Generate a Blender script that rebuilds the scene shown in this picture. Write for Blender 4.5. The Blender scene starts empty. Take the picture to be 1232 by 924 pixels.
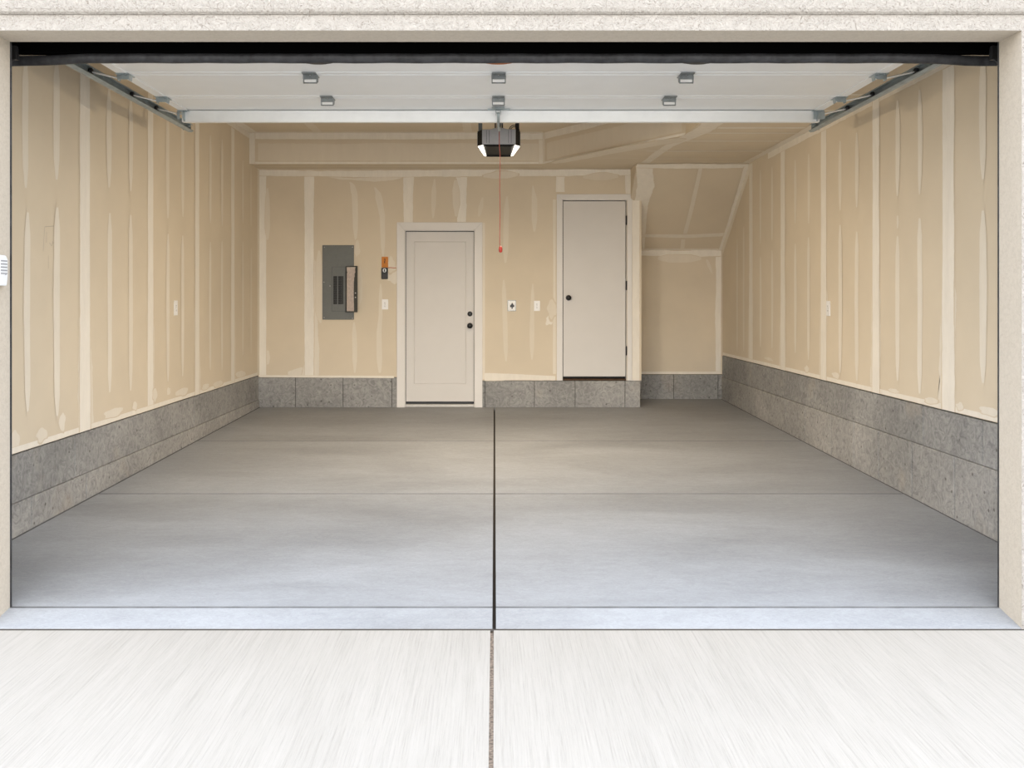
import bpy, math, random
from mathutils import Vector, Matrix, noise
random.seed(7)
C = bpy.context.scene.collection
# ---------------------------------------------------------------- camera calibration
F, CX, CY, CZ = 1120.0, 595.0, 360.0, 1.5
def at(px, py, Y):                       # point on the plane y = Y
    return Vector(((px-CX)*Y/F, Y, CZ-(py-CY)*Y/F))
def hit(px, py, p0, n):                  # point on any plane
    d = Vector(((px-CX)/F, 1.0, -(py-CY)/F)); o = Vector((0, 0, CZ))
    return o + d*((Vector(p0)-o).dot(n)/d.dot(n))
# ---------------------------------------------------------------- room measures (metres)
XL, XR = -2.788, 2.880                   # side walls
YO, YF = 4.259, 4.076                    # inner / outer face of the front wall
OL, OR = -2.217, 2.308                   # opening
OT = CZ+1.177                            # opening head
YB, YA = 11.034, 11.814                  # back wall, alcove back wall
ZLO, ZHI = CZ+1.540, CZ+1.890            # low and high ceiling
XE = 1.740                               # right end of back wall
def fz(Y): return 0.012+0.01875*Y        # floor falls to the door
ZCL, ZCB, ZCR = CZ-0.897, CZ-0.925, CZ-0.708   # tops of the concrete stem wall
# ---------------------------------------------------------------- mesh builder
class MB:
    def __init__(s): s.v=[]; s.f=[]; s.m=[]; s.c=[]; s.sm=[]
    def vert(s, p, c=(0,0)): s.v.append(tuple(p)); s.c.append(c); return len(s.v)-1
    def face(s, idx, m=0, sm=False): s.f.append(tuple(idx)); s.m.append(m); s.sm.append(sm)
    def poly(s, pts, m=0): s.face([s.vert(p) for p in pts], m)
    def box(s, a, b, m=0, M=None):
        x0,y0,z0 = [min(a[i],b[i]) for i in range(3)]; x1,y1,z1 = [max(a[i],b[i]) for i in range(3)]
        P=[Vector(p) for p in ((x0,y0,z0),(x1,y0,z0),(x1,y1,z0),(x0,y1,z0),(x0,y0,z1),(x1,y0,z1),(x1,y1,z1),(x0,y1,z1))]
        if M is not None: P=[M@p for p in P]
        i=[s.vert(p) for p in P]
        for q in ((0,3,2,1),(4,5,6,7),(0,1,5,4),(1,2,6,5),(2,3,7,6),(3,0,4,7)): s.face([i[k] for k in q], m)
    def prism(s, prof, axis, a, b, m=0, M=None):     # closed 2D outline swept along an axis
        def mk(u,v,t):
            p = Vector((t,u,v)) if axis=='x' else Vector((u,t,v)) if axis=='y' else Vector((u,v,t))
            return M@p if M is not None else p
        A=[s.vert(mk(u,v,a)) for u,v in prof]; B=[s.vert(mk(u,v,b)) for u,v in prof]; n=len(prof)
        for k in range(n): s.face((A[k],A[(k+1)%n],B[(k+1)%n],B[k]), m)
        s.face(A[::-1], m); s.face(B, m)
    def hexa(s, P, m=0):                 # eight free corners, bottom ring then top ring
        i=[s.vert(p) for p in P]
        for q in ((0,3,2,1),(4,5,6,7),(0,1,5,4),(1,2,6,5),(2,3,7,6),(3,0,4,7)): s.face([i[k] for k in q], m)
    def lathe(s, prof, c, axis, m=0, n=24):          # (radius, height) along the axis direction
        ax=Vector(axis).normalized(); u=ax.orthogonal().normalized(); w=ax.cross(u); c=Vector(c)
        R=[]
        for r,h in prof:
            R.append([s.vert(c+ax*h+(u*math.cos(2*math.pi*k/n)+w*math.sin(2*math.pi*k/n))*max(r,1e-5)) for k in range(n)])
        for a,b in zip(R,R[1:]):
            for k in range(n): s.face((a[k],a[(k+1)%n],b[(k+1)%n],b[k]), m, True)
        s.face(R[0][::-1], m); s.face(R[-1], m)
    def tube(s, pts, r, m=0, n=8):
        pts=[Vector(p) for p in pts]; R=[]
        for i,p in enumerate(pts):
            d=(pts[min(i+1,len(pts)-1)]-pts[max(i-1,0)]).normalized()
            u=d.orthogonal().normalized() if i==0 else (pu-d*pu.dot(d)).normalized()
            pu=u; w=d.cross(u)
            R.append([s.vert(p+(u*math.cos(2*math.pi*k/n)+w*math.sin(2*math.pi*k/n))*r) for k in range(n)])
        for a,b in zip(R,R[1:]):
            for k in range(n): s.face((a[k],a[(k+1)%n],b[(k+1)%n],b[k]), m, True)
        s.face(R[0][::-1], m); s.face(R[-1], m)
    def ribbon(s, P, W, u, nrm, amt=1.0, off=0.001, taper=(True,True), step=0.05, rough=0.12, m=0):
        # a trowelled stripe of joint compound: path P, width per point W, width direction u
        u=Vector(u).normalized(); nrm=Vector(nrm).normalized(); L=[0]
        P=[Vector(p) for p in P]
        for a,b in zip(P,P[1:]): L.append(L[-1]+(b-a).length)
        n=max(4,int(L[-1]/step)); rows=[]; sd=random.random()*99
        for i in range(n+1):
            t=L[-1]*i/n; k=0
            while k<len(L)-2 and t>L[k+1]: k+=1
            f=(t-L[k])/max(1e-6,L[k+1]-L[k]); p=P[k].lerp(P[k+1],f); w=W[k]+(W[k+1]-W[k])*f
            e=min(t if taper[0] else 9, L[-1]-t if taper[1] else 9); tp=min(1,0.30+e/0.22) if e<9 else 1
            a=0.0 if e<1e-6 else 1.0; row=[]
            for c,val in ((-1,0),(-.72,1),(.72,1),(1,0)):
                j=1+rough*1.1*noise.noise(Vector((t*2.3+c*7+sd, sd, c)))+rough*.6*noise.noise(Vector((t*13+c*7+sd, sd, c)))
                row.append(s.vert(p+u*(c*w*.5*tp*j*1.12)+nrm*off, (val*a, amt)))
            rows.append(row)
        for a,b in zip(rows,rows[1:]):
            for k in range(3): s.face((a[k],a[k+1],b[k+1],b[k]), m)
    def blob(s, c, ru, rv, u, v, nrm, amt=.7, off=.0012, m=0):
        c=Vector(c); u=Vector(u); v=Vector(v); nrm=Vector(nrm); sd=random.random()*50
        ci=s.vert(c+nrm*off,(1,amt)); n=20; A=[];B=[]
        for k in range(n):
            a=2*math.pi*k/n; j=1+.5*noise.noise(Vector((math.cos(a)*1.3+sd,math.sin(a)*1.3,sd)))
            d=u*ru*math.cos(a)*j+v*rv*math.sin(a)*j
            A.append(s.vert(c+d*.65+nrm*off,(1,amt))); B.append(s.vert(c+d*1.1+nrm*off,(0,amt)))
        for k in range(n):
            s.face((ci,A[k],A[(k+1)%n]),m); s.face((A[k],B[k],B[(k+1)%n],A[(k+1)%n]),m)
    def build(s, name, mats, parent=None, bevel=0, origin=None):
        o3=Vector(origin) if origin else Vector((0,0,0))
        if parent is not None and origin is None: o3=parent_world(parent)
        me=bpy.data.meshes.new(name); me.from_pydata([tuple(Vector(p)-o3) for p in s.v],[],s.f)
        if not isinstance(mats,(list,tuple)): mats=[mats]
        for m in mats: me.materials.append(m)
        for p,m,sm in zip(me.polygons,s.m,s.sm): p.material_index=m; p.use_smooth=sm
        if any(c!=(0,0) for c in s.c):
            at_=me.color_attributes.new('mud','FLOAT_COLOR','POINT')
            for k,c in enumerate(s.c): at_.data[k].color=(c[0],c[1],0,1)
        me.update()
        o=bpy.data.objects.new(name,me); C.objects.link(o)
        if parent is not None:
            o.parent=parent; o.location=o3-parent_world(parent)
        else: o.location=o3
        if bevel:
            b=o.modifiers.new('bevel','BEVEL'); b.width=bevel; b.segments=2; b.limit_method='ANGLE'; b.angle_limit=math.radians(40)
        return o
WL={}
def parent_world(p):
    if p.name in WL: return WL[p.name]
    l=Vector(p.location)
    return l+parent_world(p.parent) if p.parent else l
def empty(name, loc):
    o=bpy.data.objects.new(name,None); C.objects.link(o); o.location=loc; o.empty_display_size=.1; return o
def tag(o, label=None, cat=None, group=None, kind=None):
    if label: o['label']=label
    if cat: o['category']=cat
    if group: o['group']=group
    if kind: o['kind']=kind
    return o
# ---------------------------------------------------------------- materials
def nt(name, rough=.6, metal=0, col=(.5,.5,.5), spec=.5):
    m=bpy.data.materials.new(name); m.use_nodes=True; t=m.node_tree; b=t.nodes['Principled BSDF']
    b.inputs['Roughness'].default_value=rough; b.inputs['Metallic'].default_value=metal
    b.inputs['Base Color'].default_value=(*col,1); b.inputs['Specular IOR Level'].default_value=spec
    return m,t,b
def N(t,kind,**kw):
    n=t.nodes.new(kind)
    for k,v in kw.items():
        if k in n.inputs: n.inputs[k].default_value=v
        else: setattr(n,k,v)
    return n
def pos(t, scale=(1,1,1)):
    g=t.nodes.new('ShaderNodeNewGeometry'); mp=t.nodes.new('ShaderNodeMapping'); mp.inputs['Scale'].default_value=scale
    t.links.new(g.outputs['Position'], mp.inputs['Vector']); return mp.outputs['Vector']
def ntex(t, vec, scale, detail=4, rough=.55, dist=0):
    n=N(t,'ShaderNodeTexNoise',Scale=scale,Detail=detail,Roughness=rough,Distortion=dist); t.links.new(vec,n.inputs['Vector']); return n.outputs['Fac']
def ramp(t, fac, stops):
    r=t.nodes.new('ShaderNodeValToRGB'); t.links.new(fac,r.inputs['Fac']); e=r.color_ramp.elements
    while len(e)<len(stops): e.new(.5)
    for x,(p,c) in zip(e,stops): x.position=p; x.color=(*c,1) if len(c)==3 else c
    return r.outputs['Color']
def mixc(t, fac, a, b, mode='MIX'):
    m=t.nodes.new('ShaderNodeMix'); m.data_type='RGBA'; m.blend_type=mode
    for s,v in ((m.inputs['Factor'],fac),(m.inputs['A'],a),(m.inputs['B'],b)):
        if isinstance(v,(int,float)): s.default_value=v
        elif isinstance(v,tuple): s.default_value=(*v,1)
        else: t.links.new(v,s)
    return m.outputs['Result']
def math_(t, op, a, b=None, clamp=False):
    m=t.nodes.new('ShaderNodeMath'); m.operation=op; m.use_clamp=clamp
    for i,v in enumerate((a,b)):
        if v is None: continue
        if isinstance(v,(int,float)): m.inputs[i].default_value=v
        else: t.links.new(v,m.inputs[i])
    return m.outputs[0]
def bump(t, b, h, strength=.3, dist=.01):
    n=N(t,'ShaderNodeBump',Strength=strength,Distance=dist); t.links.new(h,n.inputs['Height']); t.links.new(n.outputs['Normal'],b.inputs['Normal'])
MAT={}
def simple(name,col,rough=.5,metal=0,spec=.5,var=.06,scale=30):
    m,t,b=nt(name,rough,metal,col,spec); v=pos(t); n=ntex(t,v,scale,3)
    d=tuple(max(0,c*(1-var)) for c in col); l=tuple(min(1,c*(1+var)) for c in col)
    t.links.new(ramp(t,n,[(.3,d),(.7,l)]),b.inputs['Base Color']); MAT[name]=m; return m
DRY=(.750,.655,.510); MUD=(.93,.885,.80)
m,t,b=nt('drywall',.85,spec=.2); v=pos(t)
a=N(t,'ShaderNodeAttribute',attribute_name='mud'); sp=t.nodes.new('ShaderNodeSeparateColor'); t.links.new(a.outputs['Color'],sp.inputs[0])
n1=ntex(t,v,22,5,.7); e=math_(t,'ADD',sp.outputs[0],math_(t,'MULTIPLY',math_(t,'SUBTRACT',n1,.5),.55))
mr=N(t,'ShaderNodeMapRange',interpolation_type='SMOOTHSTEP'); t.links.new(e,mr.inputs['Value']); mr.inputs['From Min'].default_value=.36; mr.inputs['From Max'].default_value=.62
mask=math_(t,'MULTIPLY',mr.outputs[0],sp.outputs[0]); mask=math_(t,'MULTIPLY',math_(t,'MINIMUM',math_(t,'MULTIPLY',mask,2.2),1.0),math_(t,'MULTIPLY',sp.outputs[1],1.02,True))
n2=ntex(t,v,1.6,4); base=ramp(t,n2,[(.3,tuple(c*.955 for c in DRY)),(.7,tuple(c*1.03 for c in DRY))])
n3=ntex(t,pos(t,(1,1,.25)),14,5,.7); mud=ramp(t,n3,[(.3,tuple(c*.93 for c in MUD)),(.7,tuple(min(1,c*1.04) for c in MUD))])
t.links.new(mixc(t,mask,base,mud),b.inputs['Base Color']); bump(t,b,math_(t,'ADD',math_(t,'MULTIPLY',ntex(t,v,160,3),.25),mask),.2,.0015); MAT['drywall']=m
# cast concrete of the stem wall
def concrete(name, lo, hi, patches, bstr=.5):
    m,t,b=nt(name,.85,spec=.25); v=pos(t)
    big=ntex(t,v,1.3,5,.6); c=ramp(t,big,[(.3,lo),(.7,hi)])
    sw=ntex(t,v,13,6,.7,2.4); c=mixc(t,.75,c,ramp(t,sw,[(.34,(.60,.60,.61)),(.5,(1,1,1)),(.64,(1.3,1.29,1.27))]),'MULTIPLY')
    vo=N(t,'ShaderNodeTexVoronoi',Scale=11.0); t.links.new(v,vo.inputs['Vector'])
    pit=ramp(t,vo.outputs['Distance'],[(.07,(0.35,.34,.32)),(.13,(1,1,1))]); c=mixc(t,.8,c,pit,'MULTIPLY')
    st=ntex(t,v,2.4,3,.5); c=mixc(t,ramp(t,st,[(.62,(0,0,0)),(.8,(.5,.5,.5))]),c,patches)
    t.links.new(c,b.inputs['Base Color']); bump(t,b,math_(t,'ADD',sw,math_(t,'MULTIPLY',ntex(t,v,60,4),.3)),bstr,.012); MAT[name]=m
concrete('stem_concrete',(.255,.254,.248),(.395,.390,.378),(.50,.43,.35))
concrete('stem_concrete_lower',(.31,.305,.292),(.455,.442,.42),(.52,.44,.35),.8)
# trowelled slab
m,t,b=nt('slab_concrete',.62,spec=.15); v=pos(t)
big=ntex(t,pos(t,(.7,1.6,1)),.9,6,.6,.6); c=ramp(t,big,[(.28,(.280,.288,.297)),(.72,(.400,.412,.427))])
fn=ntex(t,pos(t,(1,2.2,1)),7,6,.7,1.2); c=mixc(t,.5,c,ramp(t,fn,[(.3,(.84,.84,.84)),(.7,(1.12,1.12,1.12))]),'MULTIPLY'); f3=ntex(t,pos(t,(1,1.6,1)),30,5,.75,2.0); c=mixc(t,.6,c,ramp(t,f3,[(.32,(.80,.80,.80)),(.68,(1.16,1.16,1.16))]),'MULTIPLY')
t.links.new(c,b.inputs['Base Color']); bump(t,b,math_(t,'ADD',fn,math_(t,'MULTIPLY',f3,.5)),.25,.006)
t.links.new(ramp(t,big,[(.3,(.5,.5,.5)),(.7,(.68,.68,.68))]),b.inputs['Roughness']); MAT['slab']=m
# broomed driveway
m,t,b=nt('broomed_concrete',.85,spec=.2)
s1=ntex(t,pos(t,(1,.014,1)),135,5,.85); s2=ntex(t,pos(t,(1,.10,1)),11,4,.6); s3=ntex(t,pos(t),1.1,3)
c=ramp(t,s1,[(.32,(.370,.345,.305)),(.50,(.445,.415,.370)),(.70,(.475,.446,.402))]); c=mixc(t,.55,c,ramp(t,s2,[(.3,(.93,.93,.92)),(.7,(1.04,1.04,1.04))]),'MULTIPLY'); c=mixc(t,.6,c,ramp(t,s3,[(.3,(.95,.95,.95)),(.7,(1.03,1.03,1.03))]),'MULTIPLY')
t.links.new(c,b.inputs['Base Color']); bump(t,b,s1,.5,.006); MAT['drive']=m
# stucco
m,t,b=nt('stucco',.9,spec=.15); v=pos(t)
sw=ntex(t,v,34,5,.65,3.2); c=ramp(t,sw,[(.30,(.20,.178,.155)),(.43,(.355,.332,.302)),(.55,(.388,.365,.335)),(.8,(.41,.387,.357))]); t.links.new(c,b.inputs['Base Color'])
bump(t,b,math_(t,'ADD',sw,math_(t,'MULTIPLY',ntex(t,v,150,3),.4)),.9,.012); MAT['stucco']=m
m,t,b=nt('stucco_reveal_bounce',.9,spec=.1); v=pos(t); sw=ntex(t,v,60,5,.6,1); t.links.new(ramp(t,sw,[(.3,(.475,.425,.355)),(.6,(.545,.492,.415))]),b.inputs['Base Color']); bump(t,b,sw,.5,.004); MAT['reveal_bounce']=m  # finer stucco, its paler cream base colour carries painted bounce light
simple('pencil',(.50,.43,.34),.8); simple('groove_dirt',(.12,.12,.12),.9,var=.3,scale=8); simple('joint_filler',(.06,.05,.042),.9); simple('joint_sand',(.28,.22,.17),.95,var=.6,scale=90); simple('sill_dark',(.045,.042,.038),.8)
simple('door_white',(.90,.925,.935),.42,var=.015,scale=6); simple('door_black',(.002,.002,.002),1,spec=0); simple('rubber',(.030,.031,.034),.55,spec=.35,var=.45,scale=25)
simple('galvanised',(.40,.46,.48),.42,.45,var=.12,scale=18); simple('strut_steel',(.90,.92,.92),.36,.25,var=.03,scale=9); simple('hinge_steel',(.27,.29,.29),.42,.7,var=.15); simple('dark_steel',(.04,.04,.042),.5,.5)
simple('white_paint',(.80,.775,.74),.5,var=.012,scale=5); simple('leaf_paint',(.71,.685,.65),.5,var=.015,scale=4); simple('black_metal',(.012,.012,.013),.35,.3)
simple('threshold',(.52,.50,.47),.45,.3); simple('raw_timber',(.085,.045,.022),.85,var=.3,scale=20); simple('white_plastic',(.93,.92,.90),.35,var=.01); simple('slot_dark',(.16,.15,.14),.6)
simple('panel_grey',(.150,.158,.150),.45,.2,var=.05); simple('panel_grey_dark',(.09,.094,.09),.5,.2); simple('breaker_black',(.012,.012,.012),.5,var=.5,scale=60)
simple('paper',(.66,.57,.52),.8,var=.12,scale=40); simple('orange_tag',(.62,.22,.03),.6,var=.06); simple('ink',(.10,.04,.02),.7); simple('wire_red',(.55,.12,.05),.6); simple('cord_red',(.42,.10,.07),.6)
simple('handle_red',(.45,.04,.025),.45); simple('opener_grey',(.36,.36,.37),.42,.3,var=.05); simple('opener_dark',(.008,.008,.008),.6,spec=.2); simple('rust',(.40,.13,.04),.7,.2,var=.3)
simple('keypad_cover',(.75,.77,.80),.35,var=.01); simple('keypad_line',(.30,.31,.33),.6)
m,t,b=nt('lamp_lens',.4,col=(.9,.88,.82)); b.inputs['Emission Color'].default_value=(1,.93,.80,1); b.inputs['Emission Strength'].default_value=1.1; MAT['lens']=m
# ================================================================ SETTING
# ---- floor slab: two halves with a real joint, tooled grooves across
mb=MB(); y0=YO+.0
def slab(xa,xb):
    prof=[(YF,.0615),(YO-.02,fz(YO)-.004),(YO+.012,fz(YO)-.004)]
    prof=[(YF+.002,CZ-396/274.8),(YO-.008,fz(YO)-.002),(YO-.005,fz(YO)-.008),(YO+.004,fz(YO)-.008),(YO+.008,fz(YO))]
    for yj,w,d in ((6.535,.009,.004),(8.70,.006,.0015)):
        prof+=[(yj-w,fz(yj)),(yj-w*.4,fz(yj)-d),(yj+w*.4,fz(yj)-d),(yj+w,fz(yj))]
    prof+=[(YA+.1,fz(YA+.1))]
    n=1; A=[mb.vert((xa,y,z)) for y,z in prof]; B=[mb.vert((xb,y,z)) for y,z in prof]
    for k in range(len(prof)-1):
        gro = k in (1,2,3) or (k>=5 and (k-5)%4 in (1,2))
        mb.face((A[k],B[k],B[k+1],A[k+1]), 2 if gro else 0)
    lowA=mb.vert((xa,YF+.002,-.12)); lowA2=mb.vert((xa,YA+.1,-.12)); lowB=mb.vert((xb,YF+.002,-.12)); lowB2=mb.vert((xb,YA+.1,-.12))
    mb.face((lowA,lowB,B[0],A[0])); mb.face([lowA]+A+[lowA2]); mb.face([lowB]+B+[lowB2])
slab(XL-.05,-.0095); slab(.0065,XR+.05)
mb.poly([(-.02,YF,.03),(.02,YF,.03),(.02,YB+.8,.19),(-.02,YB+.8,.19)],1)
for xa,xb,y1_ in ((XL+.001,XL+.012,YB),(XR-.012,XR-.001,YA)):      # filled expansion joint along the stem walls
    mb.hexa([(xa,YO,fz(YO)-.01),(xb,YO,fz(YO)-.01),(xb,y1_,fz(y1_)-.01),(xa,y1_,fz(y1_)-.01),(xa,YO,fz(YO)+.003),(xb,YO,fz(YO)+.001),(xb,y1_,fz(y1_)+.001),(xa,y1_,fz(y1_)+.003)],2)
fl=mb.build('floor',[MAT['slab'],MAT['joint_filler'],MAT['groove_dirt']]); tag(fl,kind='structure')
# ---- driveway
mb=MB(); zd=CZ-397.5/274.8
def dz(Y): return zd-.004-(YF-Y)*.012
for xa,xb in ((-7,-.0185),(-.0035,7)):
    mb.hexa([(xa,-9,dz(-9)-.15),(xb,-9,dz(-9)-.15),(xb,YF-.016,dz(YF)-.15),(xa,YF-.016,dz(YF)-.15),(xa,-9,dz(-9)),(xb,-9,dz(-9)),(xb,YF-.016,dz(YF)+.006),(xa,YF-.016,dz(YF)+.006)],0)
mb.poly([(-.03,-9,dz(-9)-.012),(.01,-9,dz(-9)-.012),(.01,YF,dz(YF)-.004),(-.03,YF,dz(YF)-.004)],1)
mb.poly([(-7,YF-.02,dz(YF)+.003),(7,YF-.02,dz(YF)+.003),(7,YF+.0012,dz(YF)+.0065),(-7,YF+.0012,dz(YF)+.0065)],2)
dr=mb.build('driveway',[MAT['drive'],MAT['joint_sand'],MAT['joint_filler']]); tag(dr,kind='structure')
# ---- front wall with the opening (stucco)
mb=MB(); zb=-.1; zt=4.2
mb.box((-5,YF,zb),(OL-.02,YO,zt)); mb.box((OR+.02,YF,zb),(5,YO,zt)); mb.box((OL-.02,YF,OT+.01),(OR+.02,YO,zt))
for a_,b_ in (((OL-.02,YF,zb),(OL,YF+.001,OT)),((OR,YF,zb),(OR+.02,YF+.001,OT)),((OL-.02,YF,OT),(OR+.02,YF+.001,OT+.01))): mb.box(a_,b_)
lip=CZ+341/274.8
pr=[(YF-.001,lip+.004),(YF-.008,lip+.006),(YF-.017,lip+.014),(YF-.022,lip+.028),(YF-.024,lip+.05),(YF-.024,zt),(YF-.001,zt)]
mb.prism(pr,'x',-5,5)
o=mb.build('wall_front',MAT['stucco']); tag(o,kind='structure')
# smooth reveals lining the opening, warm bounce light put into their lighter colour
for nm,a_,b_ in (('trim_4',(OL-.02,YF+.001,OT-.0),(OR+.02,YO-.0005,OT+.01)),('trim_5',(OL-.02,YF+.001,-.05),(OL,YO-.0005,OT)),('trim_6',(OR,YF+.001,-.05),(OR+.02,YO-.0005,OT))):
    mb=MB(); mb.box(a_,b_); tag(mb.build(nm,MAT['reveal_bounce']),kind='structure')
T=.14
# ---- side walls and back walls, each a board face standing proud of the concrete
def tape(mb,P,W,u,n,**k): mb.ribbon(P,W,u,n,**k)
off=[.0008]
def nextoff():
    off[0]=(off[0]+.6180339)%1.0
    return .0008+.0018*off[0]
def side_wall(name,X,sgn,zc,tapes,screws,blobs,low_top,y1):
    mb=MB(); n=(-sgn,0,0)
    top=ZHI if sgn<0 else ZLO
    mb.box((X,YO,zc),(X+sgn*.013,YA+.1,top+.02)); mb.box((X+sgn*.013,YO,zc+.004),(X+sgn*T,YA+.1,top+.02))
    f=Vector(n); 
    for px,w,amt,z0,z1 in tapes:
        Y=F*X/(px-CX); wy=abs(F*X/(px-w/2-CX)-F*X/(px+w/2-CX))
        mb.ribbon([(X,Y,z0),(X,Y,(z0+z1)/2),(X,Y,z1)],[wy*1.1,wy,wy],(0,1,0),n,amt=amt,off=nextoff(),taper=(False,False),rough=.12)
        # the feathered outer coat, thinner
        mb.ribbon([(X,Y+.02,z0+.02),(X,Y-.01,z0+.9)],[wy*1.5,wy*1.25],(0,1,0),n,amt=amt*.5,off=.0006,rough=.3,taper=(False,True))
    for px,w,amt,z0,z1 in screws:
        Y=F*X/(px-CX); wy=abs(F*X/(px-w/2-CX)-F*X/(px+w/2-CX)); j=random.uniform(-.01,.01)
        mb.ribbon([(X,Y,z0),(X,Y+j,(z0+z1)/2),(X,Y,z1)],[wy*.9,wy*1.1,wy],(0,1,0),n,amt=amt,off=nextoff(),rough=.16)
    for px,py,rx,ry,amt in blobs:
        p=hit(px,py,(X,0,0),Vector(n)); ry_=ry*p.y/F; rY=abs(rx*p.y/(px-CX))
        mb.blob(p,rY,ry_,(0,1,0),(0,0,1),n,amt=amt,off=nextoff())
    # compound along corners: bottom edge and ceiling corner
    mb.ribbon([(X,YO,zc+.02),(X,YA if sgn>0 else YB,zc+.02)],[.035,.035],(0,0,1),n,amt=.75,off=nextoff(),taper=(False,False))
    yy=9.8 if sgn>0 else YB
    mb.ribbon([(X,4.6,top-.03),(X,yy,top-.03)],[.06,.07],(0,0,1),n,amt=.7,off=nextoff(),taper=(False,False),rough=.3)
    return mb
g=.62
def zt_(px,py,X): return CZ-(py-CY)*abs(X)/abs(px-CX)
L=XL; mbl=side_wall('wall_left',XL,-1,ZCL,
  [(102,12,.85,ZCL,ZHI-.02),(181,6.5,.8,ZCL,ZHI-.02),(237,5,.75,ZCL,ZHI-.02),(280,4,.7,ZCL,ZHI-.02)],
  [(px,w,a,zt_(px,yb,L),zt_(px,ya,L)) for px,w,a,ya,yb in (
   (31,7,.5,66,231),(33,7,.55,250,500),(68,7,.55,66,221),(68.5,7,.55,245,505),(131,5.5,.5,100,230),(132,5,.55,252,476),(157,4.5,.5,110,234),(157,4.5,.45,255,474),
   (202,3.6,.45,128,266),(202,3.4,.5,278,462),(220,3.2,.45,135,264),(219.5,3.2,.5,280,456),(253,2.6,.45,160,271),(253,2.4,.45,288,448),(267,2.4,.45,165,275),(267,2.2,.45,287,448),
   (292,1.8,.4,190,272),(292,1.8,.4,288,430),(302,1.6,.35,200,275),(302,1.6,.35,296,428))],
  [(135,497,12,7,.5),(18,530,6,14,.4),(50,523,7,9,.4),(75,508,4,12,.5),(162,488,3,6,.5),(219,471,8,5,.5),(203,471,3,5,.4),(247,465,5,4,.5),(262,462,6,4,.4),(290,450,6,5,.5),(186,475,3,9,.5)],0,0)
# corner tape at the back
mbl.ribbon([(XL,YB-.05,ZCL),(XL,YB-.05,ZLO)],[.09,.09],(0,1,0),(1,0,0),amt=.55,off=nextoff(),taper=(False,False))
# pencil marks left on the board
for ln in (((150,180),(155,95),(190,92)),((172,150),(179,162),(184,146),(190,166),(195,140)),((168,195),(168,240)),((162,112),(161,150))):
    for a_,b_ in zip(ln,ln[1:]):
        p=[hit(q[0]*.3463,240+q[1]*.3463,(XL+.0012,0,0),Vector((1,0,0))) for q in (a_,b_)]
        d_=(p[1]-p[0]).normalized(); w_=Vector((1,0,0)).cross(d_)*.0018
        mbl.poly([p[0]-w_,p[1]-w_,p[1]+w_,p[0]+w_],1)
wl=mbl.build('wall_left',[MAT['drywall'],MAT['pencil']]); tag(wl,kind='structure')
R_=XR; mbr=side_wall('wall_right',XR,1,ZCR,
  [(903.5,4.2,.7,ZCR,ZLO-.02),(942,5.2,.75,ZCR,ZLO-.02),(991,6.5,.8,ZCR,ZLO-.02),(1054,8,.85,ZCR,ZLO-.02),(1141,14,.85,ZCR,ZLO-.02)],
  [(px,w,a,zt_(px,yb,R_),zt_(px,ya,R_)) for px,w,a,ya,yb in (
   (887,1.6,.35,285,425),(895,1.8,.35,270,425),(915,2,.45,202,296),(915,2,.45,306,420),(929,2.2,.45,198,292),(929,2.2,.45,298,422),(957,2.8,.45,190,272),(957,2.8,.5,290,428),(973,2.8,.45,182,272),(973,3,.5,282,436),
   (1011,3.6,.45,166,257),(1011,4,.5,267,452),(1031,4,.5,156,253),(1031,4.2,.5,275,462),(1080,5,.5,117,240),(1080,4.6,.5,257,277),(1080,5,.5,280,462),(1106.6,5,.5,104,238),(1106.6,5.6,.55,258,478),
   (1183,7.5,.5,60,221),(1183,8,.55,248,466))],
  [(1191,495,14,6,.6),(1120,482,9,4,.5),(1075,470,7,3,.5),(1052,464,6,3,.5),(925,432,6,2,.4),(1006,452,5,4,.5),(971,444,3,5,.5),(1155,489,5,5,.5)],0,0)
# the raking stair soffit meets this wall: compound follows it
wr=None
SP0=Vector((1.613,9.85*F/1050*.9997,CZ+1.529))
# ---- stair soffit plane (top edge at low ceiling, falls to the alcove back wall)
YS0, ZS0 = 10.507, ZLO
YS1, ZS1 = YA, CZ+.622
XS=1.613
def zs(Y): return ZS0+(Y-YS0)*(ZS1-ZS0)/(YS1-YS0)
sn=Vector((0,-(ZS0-ZS1),-(YS1-YS0))).normalized()
for dX in (0,):
    mbr.ribbon([(XR,YS0-.02,ZS0-.03),(XR,YS1,ZS1-.06)],[.10,.09],Vector((0,(ZS0-ZS1),(YS1-YS0))),(-1,0,0),amt=.65,off=nextoff(),taper=(False,False),rough=.25)
mbr.ribbon([(XR,YA-.04,ZCR),(XR,YA-.04,ZS1)],[.07,.07],(0,1,0),(-1,0,0),amt=.5,off=nextoff(),taper=(False,False))
wr=mbr.build('wall_right',MAT['drywall']); tag(wr,kind='structure')
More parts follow.
